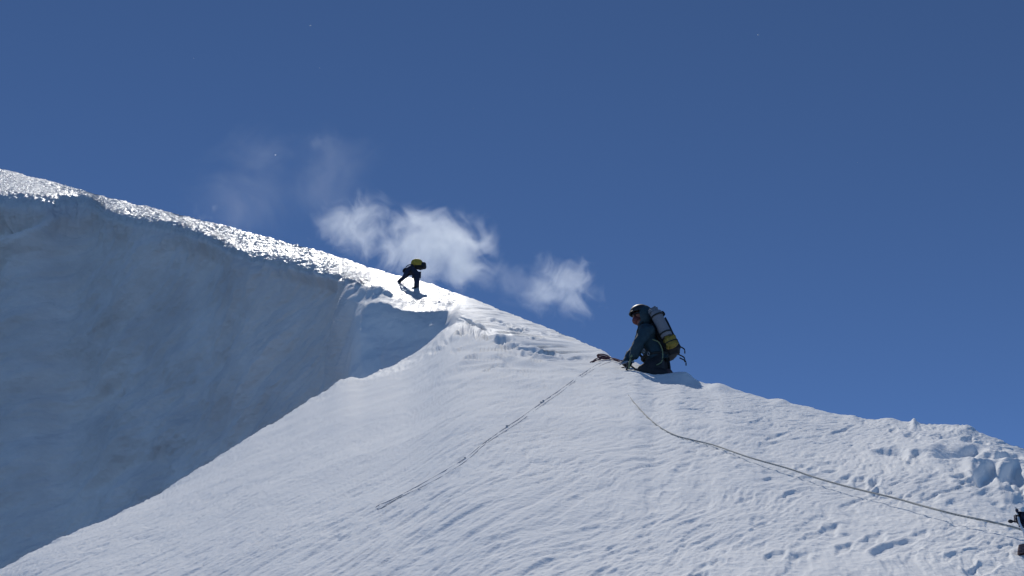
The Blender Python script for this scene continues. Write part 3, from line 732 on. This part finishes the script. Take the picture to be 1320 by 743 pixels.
# ------------------------------------------------------------------ drifting cloud behind the ridge
def cloud(px, py, Zc, wpx, hpx, deep, k_den, seed, thr, label, rot=0.0, scale=1.5, soft=.35):
    m_ = bpy.data.materials.new('cloud_vapour'); m_.use_nodes = True; n_ = m_.node_tree; n_.nodes.clear()
    out_ = n_.nodes.new('ShaderNodeOutputMaterial'); vol = n_.nodes.new('ShaderNodeVolumePrincipled')
    vol.inputs['Color'].default_value = (.95, .98, 1, 1); vol.inputs['Anisotropy'].default_value = .35
    tc = n_.nodes.new('ShaderNodeTexCoord')
    def M(op, a_, b_=None):
        q = n_.nodes.new('ShaderNodeMath'); q.operation = op
        for i_, v in enumerate((a_, b_)):
            if v is None: continue
            if isinstance(v, (int, float)): q.inputs[i_].default_value = v
            else: n_.links.new(v, q.inputs[i_])
        return q.outputs[0]
    ln = n_.nodes.new('ShaderNodeVectorMath'); ln.operation = 'LENGTH'; n_.links.new(tc.outputs['Object'], ln.inputs[0])
    mp_ = n_.nodes.new('ShaderNodeMapping'); mp_.inputs['Location'].default_value = (seed * 3.7, seed * 1.3, seed * 2.1)
    asp = wpx / hpx
    mp_.inputs['Scale'].default_value = (asp ** .5, 1.0, asp ** -.5)
    n_.links.new(tc.outputs['Object'], mp_.inputs['Vector'])
    nz = n_.nodes.new('ShaderNodeTexNoise'); nz.inputs['Scale'].default_value = scale; nz.inputs['Detail'].default_value = 8; nz.inputs['Roughness'].default_value = .66; nz.inputs['Distortion'].default_value = .9
    n_.links.new(mp_.outputs['Vector'], nz.inputs['Vector'])
    v = M('SUBTRACT', M('ADD', M('MULTIPLY', M('SUBTRACT', nz.outputs['Fac'], .5), 3.2), thr), M('POWER', ln.outputs['Value'], 2.2))
    mr = n_.nodes.new('ShaderNodeMapRange'); mr.interpolation_type = 'SMOOTHSTEP'; mr.inputs[1].default_value = 0; mr.inputs[2].default_value = soft * 2; mr.inputs[3].default_value = 0; mr.inputs[4].default_value = k_den
    n_.links.new(v, mr.inputs[0]); n_.links.new(mr.outputs[0], vol.inputs['Density']); n_.links.new(vol.outputs[0], out_.inputs['Volume'])
    sc_ = Zc / F
    bm = bmesh.new(); bmesh.ops.create_icosphere(bm, subdivisions=3, radius=1.0)
    me_ = bpy.data.meshes.new('cloud'); bm.to_mesh(me_); bm.free()
    o_ = link('cloud', me_, m_); o_.location = pt(px, py, Zc); o_.scale = (wpx / 2 * sc_, deep, hpx / 2 * sc_); o_.rotation_euler = (PITCH * .6, rot, 0)
    tag(o_, label, 'cloud', kind='stuff')
cloud(465, 292, 165, 160, 115, 5, .36, 1.6, .45, 'ragged left puff of white cloud rising behind the glittering ridge', .1, 1.9, .6)
cloud(565, 325, 158, 200, 160, 7, .46, 2.4, .55, 'brightest white cloud puff behind the distant climber', .25, 1.8, .6)
cloud(650, 360, 162, 170, 75, 5, .035, 5.2, .45, 'thin white vapour linking two cloud puffs above the ridge', .3, 1.6)
cloud(722, 372, 160, 150, 125, 5, .34, 3.3, .42, 'torn wispy cloud puff between the two climbers', .45, 1.9, .6)
cloud(360, 235, 190, 340, 210, 8, .022, 7.1, .55, 'very faint veil of cloud high over the left ridge', -.2, 1.5, .6)
cloud(410, 185, 185, 120, 70, 4, .05, 8.6, .2, 'faint small wisp of cloud at the top of the veil', .0, 1.5, .5)
cloud(266, 272, 185, 60, 45, 3, .10, 9.1, .2, 'tiny wisp of cloud just above the bright left ridge', .0, 1.4, .4)

# ice crystals blown through the air
bm = bmesh.new()
for (x, y, zz, r0) in [(400, 33, 9, .011), (355, 200, 11, .010), (977, 45, 9, .010), (412, 88, 12, .006), (610, 140, 14, .006), (1105, 210, 12, .005), (250, 75, 14, .006)]:
    c0 = pt(x, y, zz)
    g_ = bmesh.ops.create_icosphere(bm, subdivisions=1, radius=r0)
    for v in g_['verts']: v.co = Vector((v.co.x, v.co.y * .4, v.co.z * .8)) + c0
mm_ = bpy.data.meshes.new('blown_snow'); bm.to_mesh(mm_); bm.free()
tag(link('blown_snow', mm_, simple_mat('snow_grain', (.9, .9, .92), .3, .02)), 'tiny bright snow grains drifting in the blue sky', 'snow', kind='stuff')
S.cycles.volume_step_rate = .6
#--END--
# ------------------------------------------------------------------ camera, sun, sky
cam = bpy.data.cameras.new('camera'); co = bpy.data.objects.new('camera', cam); COL.objects.link(co)
co.rotation_euler = (math.radians(90) + PITCH, 0, 0)
cam.sensor_width = 36; cam.lens = 36 * F / 1320; cam.clip_start = .05; cam.clip_end = 5000
S.camera = co
sun = bpy.data.lights.new('sun', 'SUN'); so = bpy.data.objects.new('sun', sun); COL.objects.link(so)
sun.energy = 3.05; sun.angle = math.radians(.53); sun.color = (1, .965, .91)
sd = Vector((math.sin(math.radians(SUN_AZ)) * math.cos(math.radians(SUN_EL)), math.cos(math.radians(SUN_AZ)) * math.cos(math.radians(SUN_EL)), math.sin(math.radians(SUN_EL))))
so.rotation_euler = sd.to_track_quat('Z', 'Y').to_euler()
w = bpy.data.worlds.new('World'); S.world = w; w.use_nodes = True
wn = w.node_tree; bg = wn.nodes['Background']
sky = wn.nodes.new('ShaderNodeTexSky'); sky.sky_type = 'NISHITA'; sky.sun_disc = False
sky.sun_elevation = math.radians(SUN_EL); sky.sun_rotation = math.radians(SUN_AZ)
sky.altitude = 6000; sky.air_density = .48; sky.dust_density = 0.0; sky.ozone_density = 3.0
hs = wn.nodes.new('ShaderNodeHueSaturation'); hs.inputs['Saturation'].default_value = 1.08
wn.links.new(sky.outputs['Color'], hs.inputs['Color']); wn.links.new(hs.outputs['Color'], bg.inputs['Color']); bg.inputs['Strength'].default_value = .18
S.view_settings.view_transform = 'Standard'; S.view_settings.look = 'None'; S.view_settings.exposure = 0; S.view_settings.gamma = 1
S.cycles.use_denoising = True
S.cycles.max_bounces = 6
S.cycles.volume_bounces = 4
